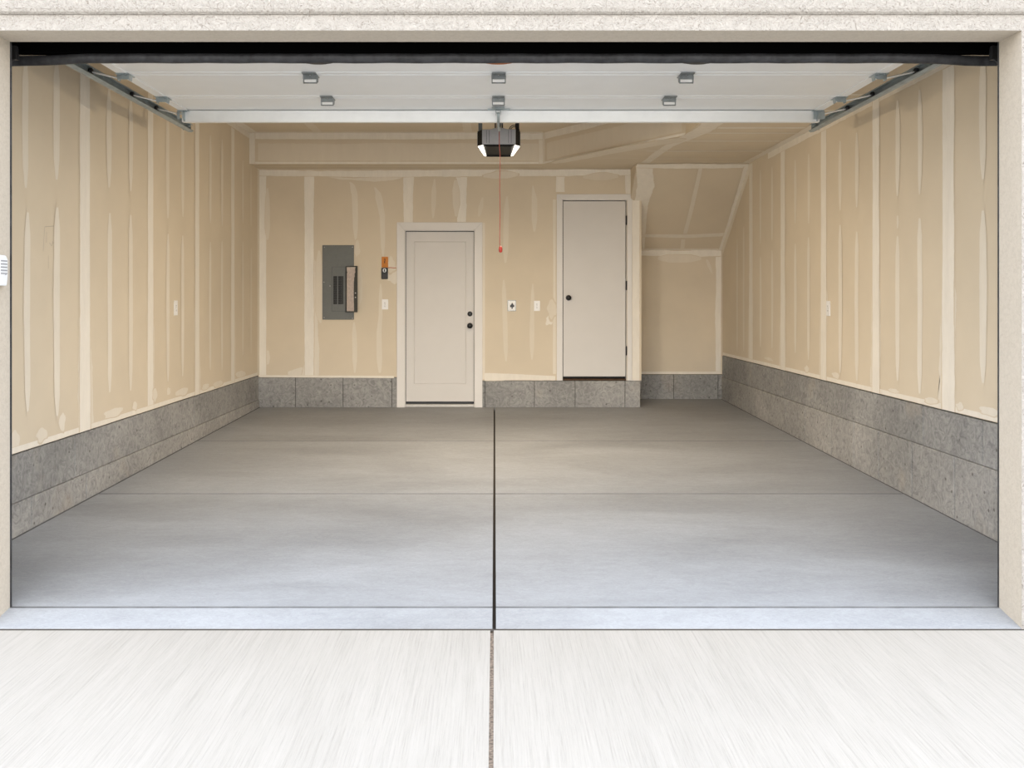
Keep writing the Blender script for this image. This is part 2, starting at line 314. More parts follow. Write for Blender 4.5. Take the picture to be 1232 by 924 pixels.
# ---- back wall with the doorway hole
bn=(0,-1,0)
def X_(px,Y=YB): return (px-CX)*Y/F
def Z_(py,Y=YB): return CZ-(py-CY)*Y/F
zcb2=Z_(457.8)
D1=(X_(486.5),X_(571.5),Z_(276.5)); D2=(X_(676.5),X_(754),Z_(240.5))
mb=MB()
yb2=YB+.12
mb.box((XL-.1,YB,ZCB),(D1[0],yb2,ZLO+.02)); mb.box((D1[0],YB,D1[2]),(D1[1],yb2,ZLO+.02)); mb.box((D1[1],YB,zcb2),(D2[0],yb2,ZLO+.02))
mb.box((D2[0],YB,D2[2]),(D2[1],yb2,ZLO+.02)); mb.box((D2[1],YB,zcb2),(XE,yb2,ZLO+.02)); mb.box((XE-.12,yb2,zcb2),(XE,YA+.1,ZLO+.02))
def bl(pts,amt=.8,tp=(False,False),horiz=False,rough=.15,Y=YB,mbb=None):
    P=[at(a,b,Y) for a,b,w in pts]; W=[w*Y/F for a,b,w in pts]
    (mbb or mb).ribbon(P,W,(0,0,1) if horiz else (1,0,0),bn,amt=amt,off=nextoff(),taper=tp,rough=rough,step=.03)
bl([(316,453,9),(316,330,9),(316,205,9)],.85,rough=.1)
bl([(322,440,8),(322,420,8)],.4,(True,True)); bl([(322,290,7),(322,225,5)],.4,(True,True))
bl([(372,453,11),(372,380,12),(372,330,11),(372,205,12)],.9,rough=.12); bl([(373,452,20),(376,420,16),(373,300,14)],.5,rough=.3,tp=(False,True))
bl([(312,208,7),(380,209,7),(480,209,8),(600,208,8),(670,208,8),(760,207,7)],.85,horiz=True,rough=.35)
bl([(395,212,7),(450,213,10),(490,211,9)],.5,(True,True),horiz=True,rough=.4); bl([(580,212,8),(625,210,9)],.5,(True,True),horiz=True,rough=.4)
bl([(428,290,6),(427,235,7),(424,222,10),(420,218,5)],.4,(True,True)); bl([(427,450,5),(427,420,6),(426,386,5)],.35,(True,True))
bl([(461,310,5),(460,260,7),(455,232,9),(450,224,5)],.4,(True,True)); bl([(457,450,7),(456,400,6),(458,380,5),(458,340,4)],.35,(True,True))
bl([(491,268,11),(491,235,12),(492,208,14)],.8,rough=.2); bl([(555,267,10),(554,230,15),(556,208,14)],.85,rough=.25)
bl([(521,264,5),(522,230,6),(523,214,5)],.3,(True,True)); bl([(549,262,8),(548,215,9)],.4,(True,True))
bl([(674,231,11),(674,215,10),(676,207,16)],.75,rough=.3); bl([(756,233,7),(756,206,8)],.75,rough=.2); bl([(745,212,10),(700,213,8)],.3,(True,True),horiz=True)
bl([(576,262,8),(581,236,6)],.25,(True,True)); bl([(608,318,6),(609,270,7),(610,235,6)],.3,(True,True)); bl([(609,436,5),(608,400,6),(606,335,5)],.3,(True,True))
bl([(643,280,7),(643,240,7),(641,222,4)],.35,(True,True)); bl([(640,434,5),(640,400,6),(641,340,4)],.3,(True,True))
bl([(583,453,9),(620,453.5,7),(668,455,5)],.75,horiz=True,rough=.3); bl([(345,449,10),(378,447,12)],.5,(True,False),horiz=True,rough=.4); bl([(313,452.5,2.5),(474,453.5,2.5)],.8,horiz=True)
bl([(582,456,3),(582,330,3),(582,268,3)],.5); bl([(667,450,4),(667,330,3),(667,240,4)],.45); bl([(384,300,7),(384,380,8),(386,390,6)],.35,(True,True))
for px,py,rx,ry,a_ in ((473,330,8,14,.55),(471,318,6,10,.35),(660.5,385,5,7,.7),(664,372,6,12,.35),(430,300,4,10,.3),(433,345,4,30,.2)):
    mb.blob(at(px,py,YB),rx*YB/F,ry*YB/F,(1,0,0),(0,0,1),bn,amt=a_,off=nextoff())
bl([(764.5,458,10),(764.5,350,10),(764.5,239,10)],.8,rough=.08)
o=mb.build('wall_back',MAT['drywall']); tag(o,kind='structure')
# ---- alcove back wall
mb=MB(); zca=Z_(450.3,YA)
mb.box((XE-.12,YA,zca),(XR+.1,YA+.12,ZLO+.02))
bl([(771,304.5,6),(820,305,9),(868,304.5,6)],.75,horiz=True,rough=.4,Y=YA,mbb=mb); bl([(864.5,450,6),(864,380,7),(864.5,303,7)],.75,rough=.3,Y=YA,mbb=mb)
bl([(772,448.5,3),(866,448.5,3)],.75,horiz=True,Y=YA,mbb=mb); bl([(850,311,8),(857,330,4)],.3,(True,True),Y=YA,mbb=mb); bl([(790,311,10),(845,311,9)],.35,(True,True),horiz=True,Y=YA,mbb=mb)
o=mb.build('wall_alcove',MAT['drywall']); tag(o,kind='structure')
# ---- ceiling: high part, low part, the step between them and the stair soffit
mb=MB(); YH=at(595,197,1).z  # placeholder
kh=163/1.54; YHf=F/kh; XD0=(653-CX)/kh; kd=198/1.54; YD=F/kd; XD1=(825-CX)/kd
cn=(0,0,-1)
def slabpoly(pts,z0,z1): # flat slab
    n=len(pts); A=[mb.vert((x,y,z0)) for x,y in pts]; B=[mb.vert((x,y,z1)) for x,y in pts]
    mb.face(A[::-1]); mb.face(B)
    for k in range(n): mb.face((A[k],A[(k+1)%n],B[(k+1)%n],B[k]))
slabpoly([(XL-.1,YO),(XD1+.0,YO),(XD1,YD),(XD0,YHf),(XL-.1,YHf)],ZHI,ZHI+.15)
low=[(XD1,YO),(XR+.1,YO),(XR+.1,YA+.1),(XL-.1,YA+.1),(XL-.1,YHf),(XD0,YHf),(XD1,YD)]
# low ceiling as convex pieces, all thick up to the high deck so the step shows
slabpoly([(XD1,YO),(XR+.1,YO),(XR+.1,YD),(XD1,YD)],ZLO,ZHI+.15)
slabpoly([(XD1,YD),(XR+.1,YD),(XR+.1,YHf),(XD0,YHf)],ZLO,ZHI+.15)
slabpoly([(XL-.1,YHf),(XR+.1,YHf),(XR+.1,YA+.1),(XL-.1,YA+.1)],ZLO,ZHI+.15)
# stair soffit bulkhead (prism in YZ)
pr=[(YS0,ZLO+.01),(YS1,ZS1),(YS1+.1,ZS1),(YS1+.1,ZLO+.01)]
mb.prism(pr,'x',XS,XR+.02)
# compound on the step face
def stepband(xa,ya,xb,yb,zc,w,amt,n,rough=.3): mb.ribbon([(xa,ya,zc),((xa+xb)/2,(ya+yb)/2,zc),(xb,yb,zc)],[w,w,w],(0,0,1),n,amt=amt,off=nextoff(),taper=(False,False),rough=rough,step=.04)
stepband(XL,YHf,XD0,YHf,ZHI-.035,.075,.75,bn,.35); stepband(XL,YHf,XD0,YHf,ZLO+.01,.025,.75,bn,.1)
mb.ribbon([(XL+.03,YHf,ZLO),(XL+.03,YHf,ZHI)],[.07,.07],(1,0,0),bn,amt=.7,off=nextoff(),taper=(False,False))
mb.ribbon([(XD0-.02,YHf,ZLO),(XD0-.02,YHf,ZHI)],[.05,.05],(1,0,0),bn,amt=.5,off=nextoff(),taper=(False,False))
dd=Vector((XD1-XD0,YD-YHf,0)).normalized(); dn=(dd.y,-dd.x,0)
stepband(XD0,YHf,XD1,YD,ZHI-.035,.08,.75,dn,.35); stepband(XD0,YHf,XD1,YD,ZLO+.008,.022,.8,dn,.1)
mb.ribbon([(XD0+dd.x*.02,YHf+dd.y*.02,ZLO),(XD0+dd.x*.02,YHf+dd.y*.02,ZHI)],[.04,.04],dd,dn,amt=.5,off=nextoff(),taper=(False,False))
# trowelled skim in the middle of the step faces
mb.ribbon([(XL+.1,YHf,ZLO+.13),(XD0-.05,YHf,ZLO+.13)],[.2,.2],(0,0,1),bn,amt=.3,off=.0007,rough=.15,taper=(False,False))
mb.ribbon([(XD0+dd.x*.08,YHf+dd.y*.08,ZLO+.13),(XD1-dd.x*.05,YD-dd.y*.05,ZLO+.13)],[.2,.2],(0,0,1),dn,amt=.3,off=.0007,rough=.15,taper=(False,False))
# compound on the low ceiling
def cl(pts,amt,horiz=True,Z=ZLO,tp=(False,False),rough=.15,u=None):
    P=[hit(a,b,(0,0,Z),Vector((0,0,1))) for a,b,w in pts]
    mb.ribbon(P,[w for a,b,w in pts],u or ((0,1,0) if horiz else (1,0,0)),cn,amt=amt,off=nextoff(),taper=tp,rough=rough,step=.04)
def ceil_y(y,xa,xb,w,amt,**k):
    mb.ribbon([(xa,y,ZLO),((xa+xb)/2,y,ZLO),(xb,y,ZLO)],[w,w,w],(0,1,0),cn,amt=amt,off=nextoff(),rough=.25,step=.04,**k)
ceil_y(9.67,1.55,XR,.05,.65); ceil_y(9.06,1.75,XR,.05,.65); ceil_y(8.36,1.9,XR,.07,.65); ceil_y(8.62,1.9,XR,.05,.6); ceil_y(7.6,1.9,XR,.08,.6); ceil_y(7.0,1.9,XR,.05,.6); ceil_y(10.2,1.7,XR-.1,.04,.4)
mb.ribbon([(1.70,YS0,ZLO),(1.74,9.4,ZLO),(1.90,8.5,ZLO),(1.93,7.5,ZLO)],[.10,.11,.20,.2],(1,0,0),cn,amt=.6,off=nextoff(),taper=(False,False),rough=.3)
mb.ribbon([(XD0+.1,YHf-.02,ZLO),(1.15,9.80,ZLO),(XD1+.02,YD+.18,ZLO)],[.16,.22,.26],(dn[0],dn[1],0),cn,amt=.4,off=nextoff(),taper=(True,True),rough=.3)
ceil_y(10.15,XD0+.6,1.6,.03,.3); ceil_y(9.6,1.35,1.7,.03,.3)
mb.ribbon([(XR-.04,7.6,ZLO),(XR-.04,YS0,ZLO)],[.09,.08],(1,0,0),cn,amt=.65,off=nextoff(),taper=(False,False),rough=.3)
ceil_y(10.8,XL,XD0,.04,.35,taper=(False,False)); ceil_y(YB-.03,XL,1.6,.06,.5,taper=(False,False))
# compound on the high ceiling
for ya_,w_ in ((YHf-.04,.08),):
    mb.ribbon([(XL,ya_,ZHI),(XD0,ya_,ZHI)],[w_,w_],(0,1,0),cn,amt=.7,off=nextoff(),taper=(False,False))
mb.ribbon([(XL+.05,6.,ZHI),(XL+.05,YHf,ZHI)],[.11,.11],(1,0,0),cn,amt=.7,off=nextoff(),taper=(False,False),rough=.3)
for xx_ in (-2.0,-.3,): mb.ribbon([(xx_,7,ZHI),(xx_,YHf-.1,ZHI)],[.1,.1],(1,0,0),cn,amt=.35,off=nextoff(),taper=(False,False),rough=.3)
mb.ribbon([(XL,9.2,ZHI),(XD1,9.2,ZHI)],[.09,.09],(0,1,0),cn,amt=.4,off=nextoff(),taper=(False,False),rough=.3)
# compound on the stair soffit, placed on its plane
sp=(XR,YS0,ZS0); su=Vector((0,(YS1-YS0),(ZS1-ZS0))).normalized()
def sl(pts,amt,horiz,tp=(False,False),rough=.2):
    P=[hit(a,b,sp,sn) for a,b,w in pts]
    W=[w*p.y/F*(1.25 if horiz else 1) for (a,b,w),p in zip(pts,P)]
    mb.ribbon(P,W,su if horiz else (1,0,0),sn,amt=amt,off=nextoff(),taper=tp,rough=rough,step=.03)
sl([(766,199.5,5),(830,200,7),(902,199.5,5)],.75,True,rough=.35)
sl([(776,200,20),(777,222,22),(772,245,18),(775,262,6),(774,300,3)],.7,False,rough=.25)
sl([(843,202,5),(838,225,5),(831,255,5),(824,281,5)],.45,False); sl([(772,283.5,4.5),(830,284,5.5),(873,282,5)],.6,True,rough=.2)
sl([(772,300,2),(870,300,2)],.7,True); sl([(899,200,8),(891,230,8),(880,265,8),(869,300,8)],.65,False,rough=.2); sl([(822,288,5),(821,299,5)],.4,False)
# left cheek of the bulkhead
mb.ribbon([(XS,YS0+.03,ZLO),(XS,YS0+.3,zs(YS0+.3)+.02)],[.05,.05],(0,1,0),(-1,0,0),amt=.4,off=nextoff())
o=mb.build('ceiling',MAT['drywall']); tag(o,kind='structure')
# ---- concrete stem walls under the boards
REC=.010
def stem_joints(mb): pass
def side_stem(name,X,sgn,zc,zseam,joints_hi,joints_lo,y1):
    mb=MB(); f=X+sgn*REC
    gap=.010
    # upper course and lower course as panels between form joints, lower one slightly proud
    def course(js,za,zb_,fx,mi,pr_=0):
        ys=[YO]+sorted(js)+[y1]
        for a_,b_ in zip(ys,ys[1:]):
            mb.box((fx,a_+(.007 if mi else .004),za),(X+sgn*T,b_-.0025,zb_),mi)
    course(joints_hi,zseam+.0012,zc-gap,f,0); course(joints_lo,-.1,zseam-.0012,X+sgn*.001,1)
    mb.box((f+sgn*.012,YO,-.1),(X+sgn*T,y1,zc+.002),2)
    o=mb.build(name,[MAT['stem_concrete'],MAT['stem_concrete_lower'],MAT['sill_dark']],bevel=.003); tag(o,kind='structure')
def ys(X,pxs): return [F*X/(p-CX) for p in pxs]
side_stem('baseboard_left',XL,-1,ZCL,CZ-1.19,ys(XL,(92,235)),ys(XL,(38,104,182,237,276)),YB+.1)
side_stem('baseboard_right',XR,1,ZCR,CZ-.985,ys(XR,(1109,1180,)),ys(XR,(945,968,1000,1027,1057,1097,1148)),YA+.1)
def back_stem(name,xa,xb,zt__,js,Y,ret=None):
    mb=MB(); xs=[xa]+[X_(p,Y) for p in js]+[xb]
    for a_,b_ in zip(xs,xs[1:]): mb.box((a_+.003,Y+REC*0,-.1),(b_-.003,Y+.12,zt__-.006),0)
    mb.box((xa+.004,Y+.012,-.1),(xb-.004,Y+.118,zt__+.001),1)
    if ret: mb.box((xb-.12,Y+.12,-.1),(xb,YA+.1,zt__-.006),0)
    return mb
for nm,args in (('baseboard_back',(XL-.02,D1[0]-.002,ZCB,(355.4,412.7,471.5),YB)),('baseboard_middle',(D1[1]+.002,X_(770.5),zcb2,(583.5,643,692,752),YB,True)),('baseboard_alcove',(XE-.11,XR+.04,zca,(810.7,864),YA))):
    o=back_stem('x',*args).build(nm,[MAT['stem_concrete'],MAT['sill_dark']],bevel=.003); tag(o,kind='structure')
# black vinyl stop around the opening, inside edge of the jambs
mb=MB()
mb.box((OL-.03,YO+.001,fz(YO)),(OL+.006,YO+.006,OT-.0))
o=mb.build('trim_1',MAT['rubber']); tag(o,kind='structure')
mb=MB(); mb.box((OR+.03,YO+.001,fz(YO)),(OR-.004,YO+.006,OT))
o=mb.build('trim_2',MAT['rubber']); tag(o,kind='structure')
mb=MB(); mb.box((OL-.05,YO+.001,OT-.002),(OR+.05,YO+.03,OT+.12)); o=mb.build('trim_3',MAT['door_black']); tag(o,kind='structure')
# ================================================================ DOORS IN THE BACK WALL
def knob(parent,name,x,z,yf,r,dead=False,lab=None):
    k=MB()
    if dead: k.lathe([(r,0),(r,.008),(r*.92,.014),(r*.5,.017),(.0,.017)],(x,yf,z),(0,-1,0)); k.box((x-.004,yf-.030,z-.014),(x+.004,yf-.014,z+.014))
    else: k.lathe([(r*1.02,0),(r*1.02,.006),(r*.9,.010),(r*.42,.014),(r*.40,.032),(r*.75,.040),(r*.93,.052),(r*.88,.064),(r*.5,.072),(0,.073)],(x,yf,z),(0,-1,0))
    return k.build(name,MAT['black_metal'],parent)
def casing(xa,xb,zt__,w,zb_l,zb_r,th,wr=None,parent=None,name='casing'):
    wr=wr or w; k=MB(); y1=YB-.0015; y0=YB-th
    k.hexa([(xa-w,y0,zb_l),(xa,y0,zb_l),(xa,y1,zb_l),(xa-w,y1,zb_l),(xa-w,y0,zt__+w),(xa,y0,zt__),(xa,y1,zt__),(xa-w,y1,zt__+w)])
    k.hexa([(xb,y0,zb_r),(xb+wr,y0,zb_r),(xb+wr,y1,zb_r),(xb,y1,zb_r),(xb,y0,zt__),(xb+wr,y0,zt__+w),(xb+wr,y1,zt__+w),(xb,y1,zt__)])
    k.hexa([(xa-w,y0,zt__+w),(xa,y0,zt__),(xa,y1,zt__),(xa-w,y1,zt__+w),(xb+wr,y0,zt__+w),(xb,y0,zt__),(xb,y1,zt__),(xb+wr,y1,zt__+w)])
    return k.build(name,MAT['white_paint'],parent,bevel=.003)
# entry door
yl=YB+.055
d1=empty('door_1',((D1[0]+D1[1])/2,YB,fz(YB))); tag(d1,kind='structure')
casing(D1[0]+.004,D1[1]-.004,D1[2]-.004,.092,fz(YB),fz(YB),.018,parent=d1)
k=MB(); 
for xa,xb in ((D1[0]+.001,D1[0]+.010),(D1[1]-.010,D1[1]-.001)): k.box((xa,YB+.001,fz(YB)),(xb,YB+.11,D1[2]-.001))
k.box((D1[0]+.010,YB+.001,D1[2]-.010),(D1[1]-.010,YB+.11,D1[2]-.001)); k.build('jamb',MAT['white_paint'],d1)
k=MB()
for xa,xb in ((D1[0]+.010,D1[0]+.016),(D1[1]-.016,D1[1]-.010)): k.box((xa,yl-.006,fz(YB)+.04),(xb,yl+.03,D1[2]-.01))
k.box((D1[0]+.010,yl-.006,D1[2]-.020),(D1[1]-.010,yl+.03,D1[2]-.010)); k.build('weather_strip',MAT['panel_grey_dark'],d1)
k=MB(); lx0,lx1,lz0,lz1=X_(488.3,yl),X_(570,yl),Z_(483,yl),Z_(279,yl)
px0,px1,pz0,pz1=X_(498,yl),X_(560.7,yl),Z_(462,yl),Z_(290.5,yl)
# leaf: stiles and rails proud of the flat panel, a small moulding groove around it
y=yl; g=.007; d=.006
def ring(a,b,ya,yb_):   # frame between rectangle a and inner rectangle b
    A=[k.vert((a[0],ya,a[2])),k.vert((a[1],ya,a[2])),k.vert((a[1],ya,a[3])),k.vert((a[0],ya,a[3]))]
    B=[k.vert((b[0],yb_,b[2])),k.vert((b[1],yb_,b[2])),k.vert((b[1],yb_,b[3])),k.vert((b[0],yb_,b[3]))]
    for i in range(4): k.face((A[i],A[(i+1)%4],B[(i+1)%4],B[i]))
R0=(lx0,lx1,lz0,lz1); R1=(px0,px1,pz0,pz1); R2=(px0+g*.6,px1-g*.6,pz0+g*.6,pz1-g*.6); R3=(px0+g*1.6,px1-g*1.6,pz0+g*1.6,pz1-g*1.6)
ring(R0,R0,y+.044,y); ring(R0,R1,y,y); ring(R1,R2,y,y+d); ring(R2,R3,y+d,y+d*.35)
k.poly([(R3[0],y+d*.35,R3[2]),(R3[1],y+d*.35,R3[2]),(R3[1],y+d*.35,R3[3]),(R3[0],y+d*.35,R3[3])]); k.poly([(lx0,y+.044,lz0),(lx0,y+.044,lz1),(lx1,y+.044,lz1),(lx1,y+.044,lz0)])
lf=k.build('door_leaf',MAT['leaf_paint'],d1)
knob(d1,'deadbolt',X_(565.4,yl),Z_(377.6,yl),yl-.0005,.030,True); knob(d1,'knob',X_(565.4,yl),Z_(391.8,yl),yl-.0005,.033)
k=MB(); k.box((D1[0]+.010,YB+.005,fz(YB)+.001),(D1[1]-.010,YB+.11,fz(YB)+.034)); k.build('threshold',MAT['threshold'],d1,bevel=.004)
k=MB(); k.box((lx0,yl+.004,fz(YB)+.035),(lx1,yl+.03,lz0+.002)); k.build('door_sweep',MAT['black_metal'],d1)
# closet door, raised on the concrete
d2=empty('door_2',((D2[0]+D2[1])/2,YB,zcb2)); tag(d2,kind='structure')
casing(D2[0]+.003,D2[1]+.006,D2[2]-.003,.070,zcb2,zcb2,.018,wr=.055,parent=d2)
k=MB(); k.box((D2[0]+.001,YB+.001,zcb2+.001),(D2[0]+.005,YB+.11,D2[2]-.001)); k.box((D2[1]-.004,YB+.001,zcb2+.001),(D2[1]-.0005,YB+.11,D2[2]-.001)); k.box((D2[0]+.005,YB+.001,D2[2]-.005),(D2[1]-.004,YB+.11,D2[2]-.001)); k.build('jamb',MAT['white_paint'],d2)
k=MB(); l2=(X_(677.7),X_(752.6),Z_(453),Z_(242)); k.box((l2[0],YB+.002,l2[2]),(l2[1],YB+.037,l2[3])); k.build('door_leaf',MAT['leaf_paint'],d2,bevel=.002)
knob(d2,'knob',X_(684),Z_(358.3),YB+.0015,.032)
for py in (265,343.5,422):
    k=MB(); k.lathe([(.0065,-.05),(.0065,.05)],(X_(753.6),YB-.006,Z_(py)),(0,0,1),n=12); k.box((X_(753.0),YB-.001,Z_(py)-.045),(X_(754.4),YB+.003,Z_(py)+.045)); k.lathe([(.004,-.056),(.008,-.050),(.008,.050),(.004,.056)],(X_(753.6),YB-.006,Z_(py)),(0,0,1),n=10)
    k.build('hinge',MAT['dark_steel'],d2)
k=MB(); k.box((D2[0]+.006,YB+.012,zcb2+.001),(D2[1]-.005,YB+.11,zcb2+.018)); k.build('threshold',MAT['raw_timber'],d2)
# room beyond the doorways is closed by a dark backing so no daylight leaks around the leaves
mb=MB(); mb.box((D1[0]-.1,YB+.125,-.05),(D2[1]+.02,YB+.16,ZLO)); o=mb.build('wall_inner',MAT['sill_dark']); tag(o,kind='structure')
# ================================================================ THINGS ON THE BACK WALL
# breaker panel
p0=empty('breaker_panel',at(407,385,YB)); p0.location.y=YB
tag(p0,'grey metal breaker panel on the back wall, its small inner door hanging open','electrical panel')
k=MB(); xa,xb,za,zb_=X_(388),X_(426),Z_(384.5),Z_(295); k.box((xa,YB-.012,za),(xb,YB-.001,zb_)); k.build('cover_plate',MAT['panel_grey'],p0,bevel=.003)
k=MB(); ra=(X_(399.3),X_(417),Z_(374.6),Z_(321))
# raised round-cornered frame round the dead front
r=.018; out=[]
for cx_,cz_,a0 in ((ra[1]-r,ra[3]-r,0),(ra[0]+r,ra[3]-r,90),(ra[0]+.004,ra[2]+.004,180),(ra[1]-.004,ra[2]+.004,270)):
    rr=r if a0<180 else .004
    for q in range(5): an=math.radians(a0+q*22.5); out.append((cx_+rr*math.cos(an),cz_+rr*math.sin(an)))
cx_=sum(p[0] for p in out)/len(out); cz_=sum(p[1] for p in out)/len(out)
A=[k.vert((x,YB-.0125,z)) for x,z in out]; inn=[(cx_+(x-cx_)*.955,cz_+(z-cz_)*.984) for x,z in out]
A2=[k.vert((x,YB-.0165,z)) for x,z in out]; B=[k.vert((x,YB-.0165,z)) for x,z in inn]; B2=[k.vert((x,YB-.0125,z)) for x,z in inn]
n=len(out)
for q in range(n):
    w=(q+1)%n; k.face((A[q],A[w],A2[w],A2[q])); k.face((A2[q],A2[w],B[w],B[q])); k.face((B[q],B[w],B2[w],B2[q]))
k.build('opening_frame',MAT['panel_grey_dark'],p0)
k=MB(); k.prism(inn,'y',YB-.0135,YB-.0122); k.build('dead_front',MAT['panel_grey'],p0)
for c0,c1 in ((401.4,405.9),(407.2,411.6)):
    for q in range(12):
        k=MB(); z1=Z_(332.3+q*2.82); z0=Z_(332.3+(q+1)*2.82-.12); k.box((X_(c0),YB-.019,z0),(X_(c1),YB-.0136,z1)); xm=X_((c0+c1)/2)
        k.box((xm-.007,YB-.026,z0+.006),(xm+.006,YB-.019,z1-.006)); k.build('breaker',MAT['breaker_black'],p0)
k=MB(); k.box((X_(411.9),YB-.019,Z_(366)),(X_(413.3),YB-.0136,Z_(332.3))); k.build('filler_strip',MAT['breaker_black'],p0)
for px,py in ((390.5,297.5),(424.3,297.5),(390,339.5),(390.2,382),(424.3,383),(397.3,344)):
    k=MB(); k.lathe([(.0065,0),(.0055,.003),(0,.0035)],(X_(px),YB-.0121,Z_(py)),(0,-1,0),n=10); k.build('screw',MAT['threshold'],p0)
hx=X_(416.8); hy=YB-.020; th=math.radians(33); Wd=.176
M=Matrix.Translation((hx,hy,0))@Matrix.Rotation(-th,4,'Z')
za,zb_=Z_(375.6,YB-.05),Z_(320.2,YB-.05)
k=MB(); k.box((0,-.0025,za),(Wd,.0025,zb_),0,M)
k.box((0,-.014,za),(.003,-.0025,zb_),0,M); k.box((Wd-.003,-.014,za),(Wd,-.0025,zb_),0,M); k.box((.003,-.014,zb_-.003),(Wd-.003,-.0025,zb_),0,M); k.box((.003,-.014,za),(Wd-.003,-.0025,za+.003),0,M)
pd=k.build('panel_door',MAT['panel_grey_dark'],p0)
k=MB(); e=[(.012,za+.012)]; 
right=[(.124,za+.012),(.124,za+.06),(.120,za+.2),(.122,za+.34),(.126,za+.37),(.128,za+.405),(.138,za+.42),(.134,za+.45),(.146,za+.47),(.142,zb_-.04),(.150,zb_-.012)]
left=[(.012,zb_-.012),(.014,zb_-.06),(.024,zb_-.075),(.014,zb_-.09)]
k.prism(e+right+left,'y',-.0038,-.0027,0,M); k.build('circuit_chart',MAT['paper'],pd)
for dzz in (.175,.225):
    k=MB(); c_=M@Vector((.150,-.0026,za+dzz)); k.lathe([(.007,0),(.006,.006),(0,.007)],c_,M.to_3x3()@Vector((0,-1,0)),n=12); k.build('latch_hole',MAT['white_plastic'],pd)
# door opener wall button with its orange warning tag
w0=empty('wall_control',at(462.8,336,YB)); tag(w0,'black garage door wall button with grey key, below an orange tag on back wall','wall control')
k=MB(); k.box((X_(459),YB-.020,Z_(335.8)),(X_(466.9),YB-.001,Z_(322.2))); k.build('housing',MAT['black_metal'],w0,bevel=.006)
k=MB(); k.prism([(X_(462.9)+.021*math.cos(a_*math.pi/8)*(1 if True else 1),Z_(325.4)+.024*math.sin(a_*math.pi/8)) for a_ in range(16)],'y',YB-.024,YB-.0195); bt=k.build('push_key',MAT['keypad_cover'],w0)
k=MB(); k.box((X_(462.2),YB-.0255,Z_(327)),(X_(463.6),YB-.0235,Z_(323.8))); k.build('symbol',MAT['black_metal'],bt)
k=MB(); k.box((X_(460),YB-.0215,Z_(334.6)),(X_(466),YB-.0195,Z_(330.3))); k.build('lower_key',MAT['dark_steel'],w0,bevel=.002)
g0=empty('warning_tag',at(463,322,YB)); tag(g0,'orange rectangular tag with dark mark, above the black wall button','tag')
k=MB(); k.box((X_(459.2),YB-.008,Z_(321.9)),(X_(467),YB-.001,Z_(309))); k.build('card',MAT['orange_tag'],g0,bevel=.002)
k=MB()
for s_ in (((462.4,311.2),(463.6,311.0),(463.9,313.4),(462.8,313.8)),((462.2,314.2),(463.7,313.6),(463.3,316.6),(462.3,316.9))): k.prism([(X_(a_),Z_(b_)) for a_,b_ in s_][::-1],'y',YB-.0088,YB-.0079)
k.build('printed_mark',MAT['ink'],g0)
k=MB(); k.tube([(X_(467),YB-.008,Z_(322.3)),(X_(470),YB-.006,Z_(322.0)),(X_(474),YB-.005,Z_(322.5)),(X_(476.8),YB-.008,Z_(322.4))],.0038,0,6)
tag(k.build('bell_wire',MAT['wire_red'],origin=(X_(467),YB,Z_(322.3))),'short thin orange wire running from wall button to door casing','wire')
# outlets
def outlet(name,loc,nrm,w,h,label,cat='outlet',group=None,toggle=False):
    o=empty(name,loc); tag(o,label,cat,group)
    nrm=Vector(nrm); up=Vector((0,0,1)); u=up.cross(nrm)
    M=Matrix((( u.x,nrm.x,0,loc[0]),(u.y,nrm.y,0,loc[1]),(0,0,1,loc[2]),(0,0,0,1)))
    k=MB(); k.box((-w/2,.0005,-h/2),(w/2,.0065,h/2),0,M); pl=k.build('cover_plate',MAT['white_plastic'],o,bevel=.002)
    for s in (-1,1):
        k=MB(); ou=[(.0165*math.cos(a_)*1.0,s*.0195+max(-.0135,min(.0135,.0165*math.sin(a_)))) for a_ in [math.pi*2*q/20 for q in range(20)]]
        k.prism(ou,'y',.0066,.0085,0,M); rc=k.build('receptacle',MAT['white_plastic'],o)
        k=MB(); k.box((-.008,.0086,s*.0195-.004),(-.005,.0092,s*.0195+.006),0,M); k.box((.005,.0086,s*.0195-.003),(.008,.0092,s*.0195+.005),0,M); k.box((-.0025,.0086,s*.0195-.010),(.0025,.0092,s*.0195-.006),0,M); k.build('slots',MAT['slot_dark'],rc)
    k=MB(); k.lathe([(.0035,.0066),(.003,.0078)],M.to_translation(),nrm,n=10); k.build('screw',MAT['slot_dark'],o)
    return o
outlet('wall_outlet',tuple(at(463.3,366.2,YB)),(0,-1,0),.074,.120,'white outlet plate below the black wall button, left of the entry door')
outlet('wall_outlet',tuple(at(646,368,YB)),(0,-1,0),.070,.120,'white outlet plate on back wall, nearest the closet door')
pL=hit(211,370.5,(XL,0,0),Vector((1,0,0))); outlet('wall_outlet',(XL,pL.y,pL.z),(1,0,0),.085,.13,'white outlet plate on the left side wall')
pR=hit(997,371,(XR,0,0),Vector((-1,0,0))); outlet('wall_outlet',(XR,pR.y,pR.z),(-1,0,0),.085,.13,'white outlet plate on the right side wall')
s0=empty('power_socket',at(615.7,367.8,YB)); tag(s0,'square white plate with large black socket on back wall, right of entry door','outlet')
k=MB(); k.box((X_(610.6),YB-.004,Z_(374.3)),(X_(620.8),YB-.0005,Z_(361.2))); k.build('metal_rim',MAT['hinge_steel'],s0)
k=MB(); k.box((X_(611.3),YB-.008,Z_(373.6)),(X_(620.2),YB-.004,Z_(362))); k.build('cover_plate',MAT['white_plastic'],s0,bevel=.002)
k=MB(); sx,sz=X_(616.2),Z_(368.2)
